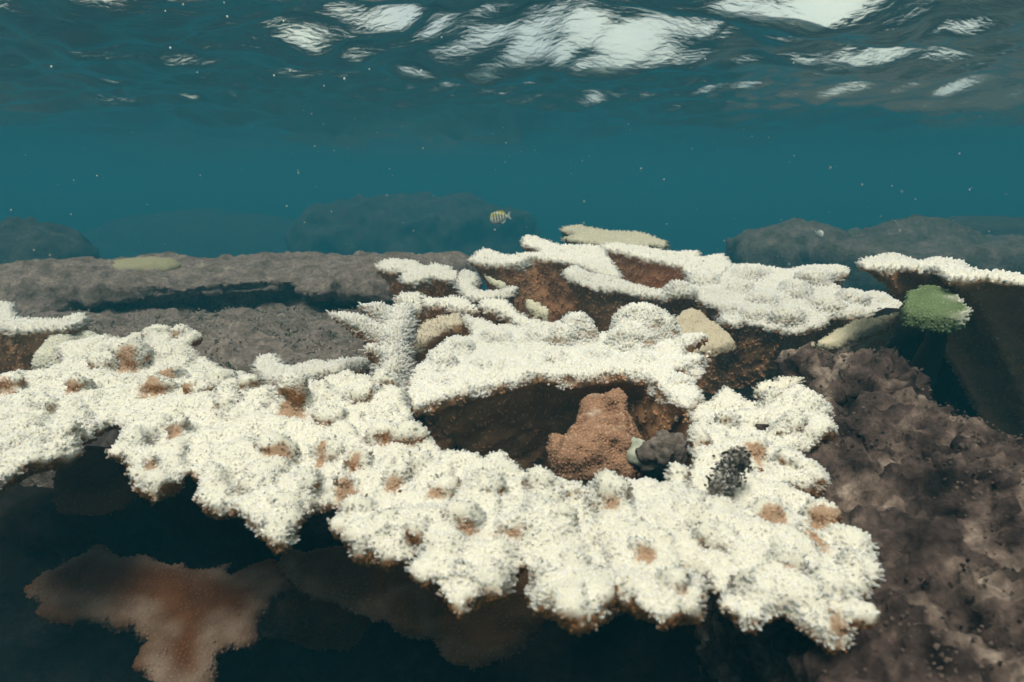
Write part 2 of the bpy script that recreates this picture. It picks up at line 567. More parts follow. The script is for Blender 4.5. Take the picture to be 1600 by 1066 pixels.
def bracket(parent, poly, plane, stem, name='plate', th=0.02, b=1.7, end=0.12, curl=0.0, vox=0.009, extra=(), slab=True, **kw):
    P = np.array([plane.hit(*p) for p in poly])
    s = []
    if slab: s.append(solid_slab(P, th))
    if stem is not None:
        s.append(solid_loft(P, stem, b=b, end=end, th=th * 0.6))
    s += list(extra)
    wf0 = kw.pop('wfun', None)
    def wf(p, n, w):
        w = w * smooth(-2.2 * th, -1.1 * th, p[:, 2] - plane.z(p[:, 0], p[:, 1]))
        return wf0(p, n, w) if wf0 else w
    return coral_part(name, parent, s, vox=vox, wfun=wf, **kw)

# ================================================================== 1. the great front colony
MP = Plane(1000, 950, 0.644, 0.12)
main_px = [(-160, 600), (0, 578), (49, 576), (90, 559), (83, 533), (113, 521), (158, 525), (188, 525), (210, 514), (233, 503), (259, 499),
    (278, 510), (302, 518), (300, 540), (330, 548), (356, 559), (390, 575), (405, 589), (431, 593), (469, 596), (514, 589), (548, 586), (600, 582), (640, 590),
    # left and lower margin of the hole
    (641, 632), (655, 664), (700, 700), (757, 724), (778, 708), (800, 722), (826, 732), (890, 738), (960, 736), (1030, 732), (1072, 720), (1078, 680), (1078, 640),
    (1075, 609), (1109, 609), (1131, 598), (1169, 613), (1203, 616), (1221, 631), (1251, 616), (1281, 613), (1300, 628), (1308, 665), (1293, 680),
    (1205, 690), (1295, 708), (1297, 732), (1263, 742), (1185, 752), (1280, 768), (1286, 774), (1310, 790), (1305, 812), (1335, 805), (1366, 816), (1366, 847),
    (1387, 881), (1343, 904), (1270, 884), (1315, 915), (1340, 920), (1358, 957), (1343, 984), (1328, 988), (1267, 972), (1225, 950), (1190, 961), (1179, 970), (1133, 942),
    (1126, 900), (1098, 884), (1035, 852), (1086, 912), (1103, 946), (1041, 980), (1022, 976), (1007, 953), (969, 927), (926, 890), (890, 852), (938, 922), (957, 942),
    (915, 976), (877, 972), (869, 950), (843, 942), (824, 919), (812, 870), (790, 905), (744, 934), (717, 951), (690, 938), (668, 923), (690, 890),
    (652, 872), (637, 866), (622, 873), (588, 862), (546, 839), (530, 800), (512, 770), (486, 780), (460, 812), (430, 828), (400, 812), (377, 797), (347, 782), (324, 788),
    (309, 770), (303, 740), (284, 712), (268, 750), (236, 765), (221, 759), (194, 709), (188, 664), (163, 640), (150, 656), (126, 683), (76, 713), (23, 732), (0, 751), (-160, 830)]
colony = thing('elkhorn_coral', 'large bleached white elkhorn coral spreading across the foreground, with a dark hole in its middle', 'coral', (0.0, 1.25, CZ - 1.55))
P = np.array([MP.hit(*p) for p in main_px])
_t = np.roll(P, -1, 0) - np.roll(P, 1, 0)
_n = np.stack([_t[:, 1], -_t[:, 0]], 1); _n /= np.linalg.norm(_n, axis=1, keepdims=True)
_a = 0.5 * np.sum(P[:, 0] * np.roll(P[:, 1], -1) - np.roll(P[:, 0], -1) * P[:, 1])
P[:, :2] -= np.sign(_a) * _n * 0.012
sol = [solid_slab(P - np.array((0, 0, .010)), 0.018)]
# knobs that stand up on the plate: (px, py of the knob's middle, width px, height m, lean)
knobs = [(205, 562, 52, .05), (262, 580, 44, .03), (243, 604, 50, .035), (303, 610, 42, .025), (10, 600, 46, .035), (120, 605, 30, .025), (455, 640, 66, .06),
    (272, 680, 40, .03), (600, 688, 46, .03), (640, 692, 36, .025), (430, 706, 44, .025), (505, 700, 36, .025), (620, 757, 46, .025), (540, 752, 40, .022), (555, 720, 40, .025),
    (762, 778, 52, .03), (690, 772, 44, .02), (955, 795, 60, .038), (1000, 868, 54, .026), (725, 830, 60, .026), (800, 835, 56, .024), (1050, 925, 50, .022),
    (1200, 800, 56, .02), (1285, 796, 50, .024), (1270, 830, 60, .02), (1180, 700, 44, .02), (1140, 655, 40, .02), (1230, 668, 48, .02), (1240, 720, 50, .018), (1090, 690, 34, .02),
    (1300, 930, 60, .022), (1160, 925, 40, .028), (1230, 890, 60, .022), (850, 770, 46, .02), (900, 770, 50, .02),
    (1080, 790, 56, .022), (1120, 850, 60, .02), (350, 640, 50, .026), (390, 610, 40, .026), (340, 590, 40, .026), (560, 630, 44, .024), (600, 610, 40, .03), (520, 660, 44, .022),
    (160, 570, 40, .03), (70, 640, 44, .02), (30, 690, 40, .02), (100, 680, 40, .018), (330, 740, 44, .022), (390, 760, 44, .022), (440, 790, 40, .02), (240, 730, 40, .022), (215, 690, 36, .02),
    (650, 850, 46, .02), (720, 915, 50, .022), (850, 905, 40, .022), (600, 830, 44, .02), (480, 760, 40, .02), (1330, 870, 46, .022), (1310, 960, 46, .02),
    (1060, 740, 44, .018), (1260, 640, 44, .024), (1200, 630, 34, .022), (560, 790, 44, .02), (660, 735, 40, .02), (870, 820, 56, .018), (240, 530, 44, .03), (285, 535, 36, .026)]
fingers = [((1110, 640), (1296, 640)), ((1120, 690), (1288, 720)), ((1150, 740), (1290, 785)), ((1160, 830), (1372, 868)), ((1180, 790), (1350, 825)), ((1150, 870), (1335, 965)), ((1130, 880), (1180, 955)),
    ((1000, 830), (1085, 935)), ((960, 830), (1040, 965)), ((1180, 640), (1270, 622)), ((870, 830), (935, 940)), ((840, 830), (895, 962)), ((760, 800), (725, 935)), ((700, 800), (690, 915)), ((760, 830), (785, 895)),
    ((640, 770), (600, 855)), ((600, 760), (555, 830)), ((480, 720), (435, 815)), ((430, 710), (385, 792)), ((370, 690), (330, 778)), ((290, 660), (240, 752)), ((250, 650), (205, 705)), ((90, 620), (135, 660)),
    ((50, 640), (30, 725)), ((260, 560), (258, 508)), ((280, 560), (296, 525)), ((200, 570), (185, 532)), ((680, 740), (660, 850)), ((930, 760), (960, 850)), ((1050, 740), (1110, 830)),
    ((560, 650), (520, 700)), ((760, 740), (740, 820)), ((430, 620), (370, 650)), ((1090, 760), (1200, 850)), ((540, 620), (450, 600)), ((330, 570), (380, 600)), ((620, 700), (560, 780)), ((850, 760), (850, 850)), ((1100, 810), (1250, 910))]
for (x0, y0), (x1, y1) in fingers:
    A_, B_ = MP.hit(x0, y0), MP.hit(x1, y1)
    w0 = random.uniform(.018, .026)
    dv = B_ - A_; side = np.array((-dv[1], dv[0], 0)) / np.linalg.norm(dv[:2])
    md = A_ + dv * .55 + side * random.uniform(-.012, .012)
    dn = np.array((0, 0, .008))
    sol.append(solid_finger([A_ - 1.8 * dn, md - dn, A_ + dv * .85 - dn, B_ - dn], [w0, w0, w0 * .8, w0 * .35], .55))
    for sg in (-1, 1, random.choice((-1, 1))):
        t0 = random.uniform(.45, .8); st_ = A_ + dv * t0
        e_ = st_ + dv / np.linalg.norm(dv) * random.uniform(.02, .04) + sg * side * random.uniform(.018, .034)
        sol.append(solid_finger([st_ - 1.2 * dn, (st_ + e_) / 2 - dn, e_ - dn], [w0 * .7, w0 * .62, w0 * .3], .7))
KC = []
for px, py, wd, h in knobs:
    c = MP.hit(px, py)
    r = 0.5 * wd / F * c[1] * 0.92
    rot = Matrix.Rotation(R(random.uniform(4, 20)), 3, 'X') @ Matrix.Rotation(R(random.uniform(-16, 16)), 3, 'Y')
    sol.append(solid_ball(c + np.array((0, 0.2 * h, h * 0.15)), (r * random.uniform(.8, 1.2), r * random.uniform(.7, 1.0), h * 0.66), rot))
    st_ = random.uniform(.75, 1.15) if len(KC) < 26 else random.choice((0, 0, 0, 0.3, 0.75))
    KC.append((c[0] + random.uniform(-.3, .3) * r, c[1] - 0.6 * r, c[2], r * random.uniform(.7, 1.35), h, st_, random.uniform(.6, 1.4)))
KC = np.array(KC)
# rounded swellings along the plate so it is no flat sheet
for _ in range(0):
    i = random.randrange(len(P)); j = random.random()
    c = P[i] * (1 - 0.12 * j) + np.array((0.06, 1.02, CZ - 0.37)) * 0.12 * j
    sol.append(solid_ball(c - np.array((0, 0, 0.014)), (random.uniform(.014, .024), random.uniform(.014, .022), random.uniform(.012, .02))))
def main_warp(v):
    lo = 0.028 * fbm(v * np.array((1, 1, 0)), 5.0, 2) + 0.010 * fbm(v * np.array((1, 1, 0)), 15.0, 2)
    return lo
def main_w(p, n, w):
    k = np.zeros(len(p))
    for x, y, z, r, h, st_, el_ in KC:
        d2 = ((p[:, 0] - x) / (1.1 * r * el_)) ** 2 + ((p[:, 1] - y) / (0.85 * r / el_)) ** 2
        k = np.maximum(k, st_ * np.exp(-d2 * 1.2) * smooth(0.95, 0.35, (p[:, 2] - z) / h))
    br = smooth(0.36, 0.80, k * (0.6 + 0.7 * smooth(0.0, 0.5, -n[:, 1])) + 0.62 * fbm(p, 48, 4))
    return w * (1 - 0.78 * br)
coral_part('plate', colony, sol, vox=0.0064, lumps=((0.015, 20), (0.008, 55)), wlo=-0.25, whi=0.25, length=0.0048, radius=0.0022, sides=3, per=2, keep=0.8,
           warp=main_warp, wfun=main_w, brown_keep=0.9, brown=np.array((0.38, 0.18, 0.07)))
# raised back plate over the hole
UP = Plane(850, 590, 1.28, 0.24)
up_px = [(640, 600), (646, 634), (688, 620), (744, 604), (800, 593), (830, 581), (894, 585), (969, 580), (1006, 580), (1040, 609), (1074, 640), (1092, 612), (1082, 586), (1040, 580), (1088, 562), (1110, 552), (1060, 556),
         (1088, 532), (1055, 521), (1058, 500), (1040, 482), (1003, 477), (969, 485), (958, 514), (928, 526), (924, 500), (901, 488), (875, 504), (819, 511), (778, 508), (725, 492),
         (738, 507), (733, 530), (710, 526), (676, 545), (669, 562), (650, 572)]
P = np.array([UP.hit(*p) for p in up_px])
ex = [solid_slab(P, 0.03), solid_loft(P * np.array((1, 1, 1)), at(900, 640, 1.75) + np.array((0, 0, -0.35)), b=1.5, end=0.35, th=0.03)]
for px, py, wd, h in [(1040, 520, 44, .035), (985, 540, 50, .03), (850, 530, 50, .03), (780, 530, 44, .028), (720, 545, 40, .03), (690, 570, 40, .03), (760, 570, 50, .02),
                      (860, 560, 50, .02), (930, 555, 50, .02), (1000, 560, 44, .02), (1070, 540, 30, .025), (1060, 600, 30, .025), (690, 595, 40, .02)]:
    c = UP.hit(px, py); r = 0.5 * wd / F * c[1]
    ex.append(solid_ball(c + np.array((0, 0, h * .1)), (r, r * .8, h * (1 if h > .04 else .6))))
for px, py, Y, rx, rz in [(1002, 515, 1.46, .062, .056), (985, 535, 1.42, .05, .04), (1035, 520, 1.46, .035, .035), (903, 518, 1.45, .034, .045), (880, 528, 1.43, .03, .03), (1082, 532, 1.46, .03, .016), (1078, 590, 1.36, .025, .03)]:
    ex.append(solid_ball(at(px, py, Y), (rx, .022, rz), Matrix.Rotation(R(-12), 3, 'X')))
coral_part('raised_plate', colony, ex, vox=0.0072, lumps=((0.008, 26), (0.004, 60)), wlo=-0.15, whi=0.25, length=0.0062, radius=0.0025, sides=4, per=2, brown_keep=0.12,
           wfun=lambda p, n, w: w * smooth(-0.05, -0.03, p[:, 2] - UP.z(p[:, 0], p[:, 1])))
# stems that carry the colony
st = solid_tube([at(450, 640, 1.5) - (0, 0, .10), at(460, 700, 1.6) - (0, 0, .35), (-0.4, 1.8, 0.1)], [.12, .10, .16])
st += solid_tube([at(1130, 640, 1.40) - (0, 0, .08), at(1100, 700, 1.6) - (0, 0, .35), (0.4, 1.8, 0.1)], [.10, .09, .15])
st += solid_tube([at(905, 655, 1.55), at(915, 640, 1.6) - (0, 0, .35), (0.1, 1.7, 0.1)], [.06, .10, .15])
coral_part('stem', colony, st, vox=0.018, lumps=((0.012, 14), (0.005, 40)), wlo=1.3, whi=1.8, keep=0)
# rounded brown branch that fills the right of the hole
br_ = [solid_ball(at(955, 660, 1.22), (.042, .04, .07)), solid_ball(at(905, 705, 1.14), (.055, .04, .045)), solid_ball(at(935, 715, 1.12), (.07, .04, .06)), solid_ball(at(935, 680, 1.2), (.05, .04, .06))]
br_ += solid_tube([at(930, 690, 1.18), at(930, 720, 1.3) - (0, 0, .3)], [.055, .06])
coral_part('brown_branch', colony, br_ + [solid_ball(at(975, 680, 1.17), (.03, .03, .05)), solid_ball(at(915, 690, 1.14), (.045, .03, .04))], vox=0.0065, lumps=((0.03, 14), (0.014, 40)), wlo=0.9, whi=1.5, length=0.006, radius=0.0022, brown_keep=0.9, brown=np.array((0.36, 0.205, 0.13)), label='rounded pinkish brown branch inside the hole')

# ================================================================== 2. the tiered colony behind
back = thing('elkhorn_coral', 'tiered white elkhorn coral with brown undersides behind the hole, the biggest of the rear corals', 'coral', np.array((0.45, 2.5, CZ - 1.6)))
BC = Plane(1200, 500, 2.0, 0.25)
z4 = lambda pts: Zm(720, 330, 3.9475, pts)
z5 = lambda pts: Zm(1020, 360, 3.9475, pts)
bc_px = z4([(635, 375), (660, 345), (720, 342), (800, 380), (900, 395), (1000, 430), (1080, 462), (1180, 475)]) + z5([(0, 352), (120, 362), (200, 345), (260, 320), (380, 290), (430, 270), (500, 220), (600, 215), (700, 230), (820, 235), (940, 225),
      (1070, 210), (1180, 235), (1215, 262), (1120, 262), (1000, 262), (900, 285), (850, 303), (960, 305), (990, 330), (1060, 330), (1150, 350), (1190, 380), (1280, 388), (1370, 375), (1430, 390), (1560, 455),
      (1450, 500), (1370, 492), (1330, 512), (1200, 520), (1090, 522), (1070, 560), (1000, 590), (930, 608), (830, 628), (850, 600), (740, 600), (640, 575), (540, 552), (520, 575), (450, 560), (425, 520), (410, 450), (330, 445), (270, 410), (200, 388), (150, 420), (110, 410), (0, 400)]) + \
      z4([(1150, 515), (1050, 498), (950, 480), (850, 468), (750, 448), (680, 418)])
stemC = np.array((0.62, 2.42, CZ - 1.15))
kn = []
for px, py in [(1100, 440), (1150, 450), (1190, 470), (1240, 460), (1290, 480), (1330, 470), (1180, 490), (1230, 500), (1270, 440), (1170, 430), (1060, 460), (1130, 480)]:
    c = BC.hit(px, py); kn.append(solid_ball(c, (.05, .05, random.uniform(.02, .045))))
bracket(back, bc_px, BC, stemC, th=0.02, b=1.35, end=0.3, vox=0.0095, extra=kn, length=0.0105, radius=0.0042, sides=4, lumps=((0.012, 16), (0.005, 45)))
A = Plane(850, 405, 2.55, 0.30)
a_px = z4([(60, 298), (110, 315), (200, 325), (300, 326), (360, 312), (390, 288), (450, 280), (600, 300), (700, 312), (760, 342), (850, 382), (970, 412), (985, 395), (930, 320), (865, 215), (800, 212), (700, 210), (620, 206), (550, 188), (470, 162), (420, 145),
           (385, 165), (390, 195), (470, 225), (530, 242), (440, 246), (370, 260), (290, 272), (220, 250), (150, 228), (100, 248)])
bracket(back, a_px, A, np.array((0.50, 2.75, CZ - 1.1)), th=0.02, b=1.15, end=0.35, vox=0.0095, length=0.0105, radius=0.0042, sides=3)
D = Plane(1000, 400, 2.72, 0.35)
d_px = [(933, 385), (953, 380), (976, 381), (1005, 385), (1040, 392), (1093, 391), (1088, 402), (1129, 397), (1146, 412), (1135, 428), (1083, 446), (1075, 426), (1067, 415), (1049, 411), (1024, 406), (999, 400), (976, 393), (950, 389)]
bracket(back, d_px, D, np.array((0.72, 2.95, CZ - 0.75)), th=0.02, b=1.0, end=0.5, vox=0.0095, length=0.0105, radius=0.0042, sides=3)
back_stem = solid_tube([np.array((0.6, 2.55, CZ - 0.7)), np.array((0.6, 2.6, CZ - 1.2)), np.array((0.6, 2.6, 0.1))], [.3, .28, .4])
coral_part('stem', back, back_stem, vox=0.025, wlo=1.3, whi=1.8, lumps=((0.03, 8), (0.01, 30)), keep=0)

far_plate = thing('elkhorn_coral', 'small flat olive grey coral plate, highest and farthest of the corals', 'coral', np.array((0.46, 3.1, CZ - 0.6)))
E = Plane(960, 372, 3.15, 0.22)
e_px = [(876, 359), (885, 354), (907, 352), (930, 358), (958, 361), (990, 362), (1019, 369), (1043, 378), (1036, 384), (1019, 381), (990, 387), (955, 381), (917, 378), (882, 372), (898, 367), (910, 368), (895, 363)]
bracket(far_plate, e_px, E, np.array((0.55, 3.35, CZ - 0.55)), th=0.022, b=1.2, end=0.4, vox=0.010, length=0.013, radius=0.0045, sides=3,
        white=np.array((0.42, 0.40, 0.28)), tip=np.array((0.62, 0.60, 0.50)), brown=np.array((0.20, 0.15, 0.08)), keep=0.8)

# ================================================================== 3. branching corals at the left of the tiered colony
z3 = lambda pts: Zm(560, 380, 5.33, pts)
fork = thing('elkhorn_coral', 'white branching coral with a finger reaching left, beside the tiered colony', 'coral', np.array((-0.2, 2.3, CZ - 1.2)))
F1 = Plane(680, 430, 2.3, 0.3)
bracket(fork, z3([(145, 188), (200, 150), (270, 130), (380, 142), (470, 148), (540, 182), (640, 172), (720, 188), (800, 218), (845, 260), (830, 312), (700, 288), (600, 270), (520, 298), (420, 322), (360, 298), (360, 258), (400, 242), (340, 218), (220, 216)]),
        F1, np.array((-0.13, 2.55, CZ - 0.75)), b=1.2, end=0.35, length=0.0105, radius=0.0042, sides=3)
F2 = Plane(750, 462, 2.1, 0.3)
bracket(fork, z3([(830, 300), (850, 380), (900, 440), (1000, 462), (1150, 445), (1250, 425), (1312, 380), (1298, 345), (1240, 370), (1180, 395), (1060, 402), (975, 378), (940, 350), (992, 310), (980, 262), (930, 222), (850, 220)]),
        F2, np.array((-0.06, 2.35, CZ - 0.8)), b=1.3, end=0.3, length=0.010, radius=0.004, sides=3)
bracket(fork, z3([(300, 470), (340, 420), (400, 385), (480, 380), (560, 410), (550, 470), (500, 560), (450, 560), (400, 500)]), Plane(640, 470, 2.15, 0.9), None, th=0.05, length=0.012, radius=0.004, sides=3)
fork2 = thing('elkhorn_coral', 'low white coral rims with brown faces between the fork branch and the raised front plate', 'coral', np.array((-0.1, 1.9, CZ - 1.1)))
F3 = Plane(700, 470, 1.95, 0.35)
bracket(fork2, z3([(530, 465), (560, 448), (680, 458), (780, 436), (880, 452), (950, 495), (1025, 540), (1000, 555), (900, 545), (820, 532), (700, 512), (560, 515)]), F3, np.array((-0.2, 2.1, CZ - 0.75)), b=1.1, end=0.4, length=0.0095, radius=0.0038, sides=3)
F4 = Plane(790, 490, 1.8, 0.35)
bracket(fork2, z3([(1012, 490), (1060, 456), (1170, 456), (1245, 498), (1295, 555), (1360, 588), (1420, 628), (1500, 648), (1545, 690), (1500, 712), (1400, 692), (1290, 642), (1250, 592), (1170, 562), (1040, 535)]), F4, np.array((0.02, 2.0, CZ - 0.75)), b=1.1, end=0.4, length=0.0095, radius=0.0038, sides=3)
F5 = Plane(680, 515, 1.72, 0.9)
bracket(fork2, z3([(440, 872), (520, 655), (700, 600), (850, 560), (872, 640), (700, 722), (580, 800), (480, 885)]), F5, np.array((-0.17, 1.95, CZ - 0.8)), b=1.0, end=0.5, length=0.007, radius=0.003, sides=3,
        white=np.array((0.55, 0.47, 0.36)), tip=np.array((0.6, 0.55, 0.46)), vox=0.008, wlo=-.1, whi=.35)

z8 = lambda pts: Zm(380, 460, 5.33, pts)
def z8p(x, y, Y): return at(380 + x / 5.33, 460 + y / 5.33, Y)
branch = thing('elkhorn_coral', 'upright white coral branch with two short fingers pointing left, rising from the front colony', 'coral', np.array((-0.25, 1.55, CZ - 0.6)))
s = solid_tube([z8p(1250, 850, 1.5), z8p(1250, 650, 1.52), z8p(1255, 450, 1.55), z8p(1300, 250, 1.6), z8p(1330, 160, 1.62)], [.040, .040, .034, .030, .02])
s += solid_tube([z8p(1240, 470, 1.55), z8p(1090, 340, 1.56), z8p(930, 240, 1.56), z8p(820, 195, 1.57), z8p(745, 175, 1.57)], [.026, .022, .018, .012, .006])
s += solid_tube([z8p(1290, 330, 1.58), z8p(1200, 190, 1.6), z8p(1100, 125, 1.6), z8p(1020, 105, 1.61)], [.026, .020, .013, .007])
s += solid_tube([z8p(1200, 560, 1.52), z8p(1060, 470, 1.5)], [.02, .012])
coral_part('branch', branch, s, vox=0.0065, wlo=-0.5, whi=0.15, length=0.0115, radius=0.0031, lumps=((0.006, 30),), brown_keep=.3)
H_ = Plane(480, 575, 1.62, 0.35)
rim = thing('elkhorn_coral', 'low cream coral rim curving along the turf rock, left of the upright branch', 'coral', np.array((-0.45, 1.7, CZ - 0.8)))
bracket(rim, z8([(100, 600), (130, 520), (200, 498), (262, 528), (320, 588), (450, 598), (520, 578), (620, 545), (700, 566), (850, 530), (1000, 525), (1055, 530), (1045, 575), (850, 592), (780, 640), (650, 650), (550, 665), (400, 700), (200, 700)]),
        H_, np.array((-0.40, 1.85, CZ - 0.75)), b=1.0, end=0.5, vox=0.007, length=0.011, radius=0.0032)

# ================================================================== 4. brackets at the two edges
z7 = lambda pts: Zm(0, 440, 3.807, pts)
lb = thing('elkhorn_coral', 'brown coral bracket with a thin white upturned rim at the left edge', 'coral', np.array((-1.3, 1.95, CZ - 1.1)))
J = Plane(50, 498, 1.78, 0.1)
bracket(lb, z7([(-500, 150), (-200, 130), (0, 132), (65, 132), (78, 212), (200, 226), (330, 232), (450, 202), (490, 193), (508, 215), (450, 252), (330, 268), (200, 274), (80, 278), (0, 255), (-200, 250), (-500, 260)]),
        J, np.array((-1.32, 1.95, CZ - 0.75)), b=1.0, end=0.35, vox=0.0085, length=0.011, radius=0.0036, sides=3)
kb = thing('coral_fragment', 'pale knobby coral chunk wedged behind the left part of the front colony', 'coral', np.array((-1.1, 1.75, CZ - 0.45)))
s = [solid_ball(at(98, 548, 1.72), (.042, .04, .05)), solid_ball(at(125, 530, 1.76), (.05, .03, .025)), solid_ball(at(90, 570, 1.7), (.05, .05, .06))]
coral_part('fragment', kb, s, vox=0.008, length=0.004, radius=0.003, sides=4, white=np.array((.66, .66, .50)))

rb = thing('elkhorn_coral', 'wide coral bracket with white rim and dark brown underside at the right edge', 'coral', np.array((1.55, 1.95, CZ - 1.2)))
zb = lambda pts: Zm(1000, 320, 2.665, pts)
Lp = Plane(1450, 412, 1.7, 0.04)
bracket(rb, zb([(912, 236), (950, 212), (1060, 208), (1130, 230), (1188, 238), (1205, 218), (1330, 232), (1348, 266), (1430, 272), (1500, 282), (1600, 293), (1900, 300), (2000, 312), (2000, 350), (1900, 340), (1600, 308), (1500, 300), (1400, 292), (1340, 290), (1290, 292),
                (1230, 262), (1190, 250), (1130, 258), (1060, 246), (980, 250), (930, 252)]), Lp, np.array((1.75, 1.85, CZ - 0.85)), th=0.02, b=1.45, end=0.35, vox=0.011, length=0.0095, radius=0.0038, sides=3)
coral_part('stem', rb, solid_tube([(1.75, 1.95, CZ - .5), (1.72, 2.0, CZ - 1.0), (1.7, 2.0, 0.3)], [.25, .3, .4]), vox=0.025, wlo=1.3, whi=1.8, lumps=((0.03, 8), (0.01, 30)), keep=0)
ga = thing('coral_plate', 'dead coral plate covered in green algae under the right bracket', 'coral', np.array((1.15, 1.9, CZ - 0.6)))
Mp = Plane(1460, 472, 1.5, 0.4)
def green_w(p, n, w):
    return w * 0 + 0.0 + 0.9 * smooth(0.92, 0.7, n[:, 2]) * (n[:, 2] > 0.1) * smooth(0.92, 1.02, p[:, 0])
bracket(ga, zb([(1095, 400), (1120, 360), (1170, 338), (1240, 336), (1320, 378), (1388, 432), (1345, 458), (1200, 464), (1110, 448)]), Mp, None, th=0.035, vox=0.008,
        length=0.006, radius=0.003, sides=4, brown=np.array((0.14, 0.19, 0.09)), wfun=green_w, brown_keep=0.8)

coral_part('stalk', ga, solid_tube([at(1470, 478, 1.52), (1.05, 1.66, CZ - .36), (1.12, 1.85, CZ - .55)], [.018, .025, .05]), vox=0.010, wlo=1.3, whi=1.8, keep=0, brown=np.array((0.05, 0.035, 0.025)))

# ================================================================== 5. broken slabs
def broken_slab(label, poly, plane, th, col, name='coral_slab', stem=None, length=0.003, keep=0.4):
    P = np.array([plane.hit(*p) for p in poly])
    c = P.mean(0)
    t_ = thing(name, label, 'coral', c - np.array((0, 0, th)))
    coral_part('slab', t_, [solid_slab(P, th)] + ([solid_loft(P, stem, end=.5, b=1.0)] if stem is not None else []), vox=0.006, lumps=((0.004, 18), (0.002, 60)), wlo=-0.5, whi=0.0, length=length, radius=0.003, sides=3,
               keep=keep, white=np.array(col), tip=np.array(col) * 1.08, smooth_it=2)
broken_slab('broken beige angular coral slab leaning behind the raised front plate', z5([(110, 548), (235, 465), (300, 500), (370, 550), (440, 610), (512, 680), (400, 722), (260, 745), (150, 720)]), Plane(1090, 515, 1.72, 0.8), 0.03, (0.50, 0.42, 0.30))
broken_slab('long pale coral slab tilted against the right rock below the tiered colony', z5([(1020, 682), (1130, 610), (1280, 545), (1400, 530), (1517, 503), (1470, 560), (1350, 600), (1250, 632), (1150, 682), (1048, 705)]), Plane(1340, 510, 1.85, 0.45), 0.02, (0.66, 0.60, 0.42),
            stem=np.array((1.0, 2.05, CZ - 0.65)), length=.005)
broken_slab('thin pale splinter of coral lying below the tiered colony', z5([(830, 758), (900, 728), (990, 682), (1010, 690), (930, 735), (860, 765)]), Plane(1250, 540, 1.9, 0.6), 0.012, (0.45, 0.38, 0.28))
broken_slab('small pale oval coral chip against the brown underside of the tiered colony', z4([(400, 528), (440, 535), (530, 578), (546, 605), (530, 640), (480, 622), (410, 575)]), Plane(840, 478, 1.95, 1.6), 0.03, (0.74, 0.72, 0.55))
broken_slab('narrow pale coral sliver inside the branching coral', z4([(128, 372), (200, 398), (288, 448), (250, 462), (170, 415)]), Plane(775, 434, 2.2, 0.9), 0.02, (0.68, 0.68, 0.52))
broken_slab('small white coral tip resting on the right rock beside the front colony', z5([(640, 970), (690, 935), (780, 920), (925, 893), (880, 935), (800, 985), (700, 1005)]), Plane(1220, 603, 1.3, 0.35), 0.03, (0.80, 0.77, 0.68), length=.008, keep=.8)

# ================================================================== 6. shaded corals under the front colony
def edge_w_factory(P, width, amt=0.2):
    P = np.asarray(P)
    A_ = P[:, :2]; B_ = np.roll(A_, -1, axis=0)
    def fn(p, n, w):
        d = np.full(len(p), 9.0)
        for a, b in zip(A_, B_):
            ab = b - a
            t_ = np.clip(((p[:, :2] - a) @ ab) / max(ab @ ab, 1e-9), 0, 1)
            d = np.minimum(d, np.linalg.norm(p[:, :2] - a - t_[:, None] * ab, axis=1))
        return amt * smooth(width, 0.0, d) * (0.6 + 0.5 * fbm(p, 30, 2))
    return fn
z6 = lambda pts: Zm(0, 660, 2.625, pts)
lp = thing('elkhorn_coral', 'dim orange brown coral plate with pale ragged tips in the shade at lower left', 'coral', np.array((-0.35, 0.9, CZ - 1.0)))
Q = Plane(250, 900, 1.15, 0.35)
q_px = z6([(145, 668), (200, 600), (280, 552), (400, 520), (600, 548), (900, 600), (1120, 660), (1060, 740), (1035, 820), (960, 872), (880, 830), (868, 900), (858, 1000), (850, 1050), (790, 1085), (690, 1062), (650, 1000), (618, 942), (680, 870), (610, 835), (600, 785), (500, 782), (400, 752), (280, 732), (200, 738)])
P = np.array([Q.hit(*p) for p in q_px])
ex = []
for i in range(0, len(P), 1):
    c_ = P.mean(0); d_ = P[i] - c_
    for k in range(2):
        e_ = P[i] + d_ / np.linalg.norm(d_) * random.uniform(.008, .03) + np.array((random.uniform(-.02, .02), random.uniform(-.02, .02), 0))
        ex.append(solid_finger([c_ + d_ * .7 - (0, 0, .012), P[i] - (0, 0, .012), e_ - (0, 0, .012)], [.024, .018, .007], .5))
ex += solid_tube([P.mean(0) + (0.15, 0.1, -.03), (-0.3, 1.6, CZ - 1.1)], [.06, .08])
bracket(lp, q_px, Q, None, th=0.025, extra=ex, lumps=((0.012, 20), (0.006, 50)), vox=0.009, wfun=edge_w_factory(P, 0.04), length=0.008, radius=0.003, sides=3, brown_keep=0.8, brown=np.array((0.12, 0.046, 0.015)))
fan = thing('elkhorn_coral', 'dark brown rounded coral fan hanging in shadow below the front margin', 'coral', np.array((-0.03, 0.95, CZ - 1.0)))
Q2 = Plane(750, 960, 1.0, 0.5)
q_px = [(600, 860), (760, 840), (880, 860), (848, 950), (800, 1012), (745, 1023), (690, 1002), (645, 950), (560, 940), (470, 905), (440, 860), (520, 850)]
P = np.array([Q2.hit(*p) for p in q_px])
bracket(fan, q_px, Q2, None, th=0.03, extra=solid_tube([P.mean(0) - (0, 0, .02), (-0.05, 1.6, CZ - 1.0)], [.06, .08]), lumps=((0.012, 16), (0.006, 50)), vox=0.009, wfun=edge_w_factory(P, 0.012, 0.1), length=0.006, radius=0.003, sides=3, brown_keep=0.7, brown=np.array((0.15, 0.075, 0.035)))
lo = thing('elkhorn_coral', 'small reddish brown coral lobe seen through the gap in the front colony', 'coral', np.array((-0.65, 1.1, CZ - 1.0)))
Q3 = Plane(140, 730, 1.3, 0.5)
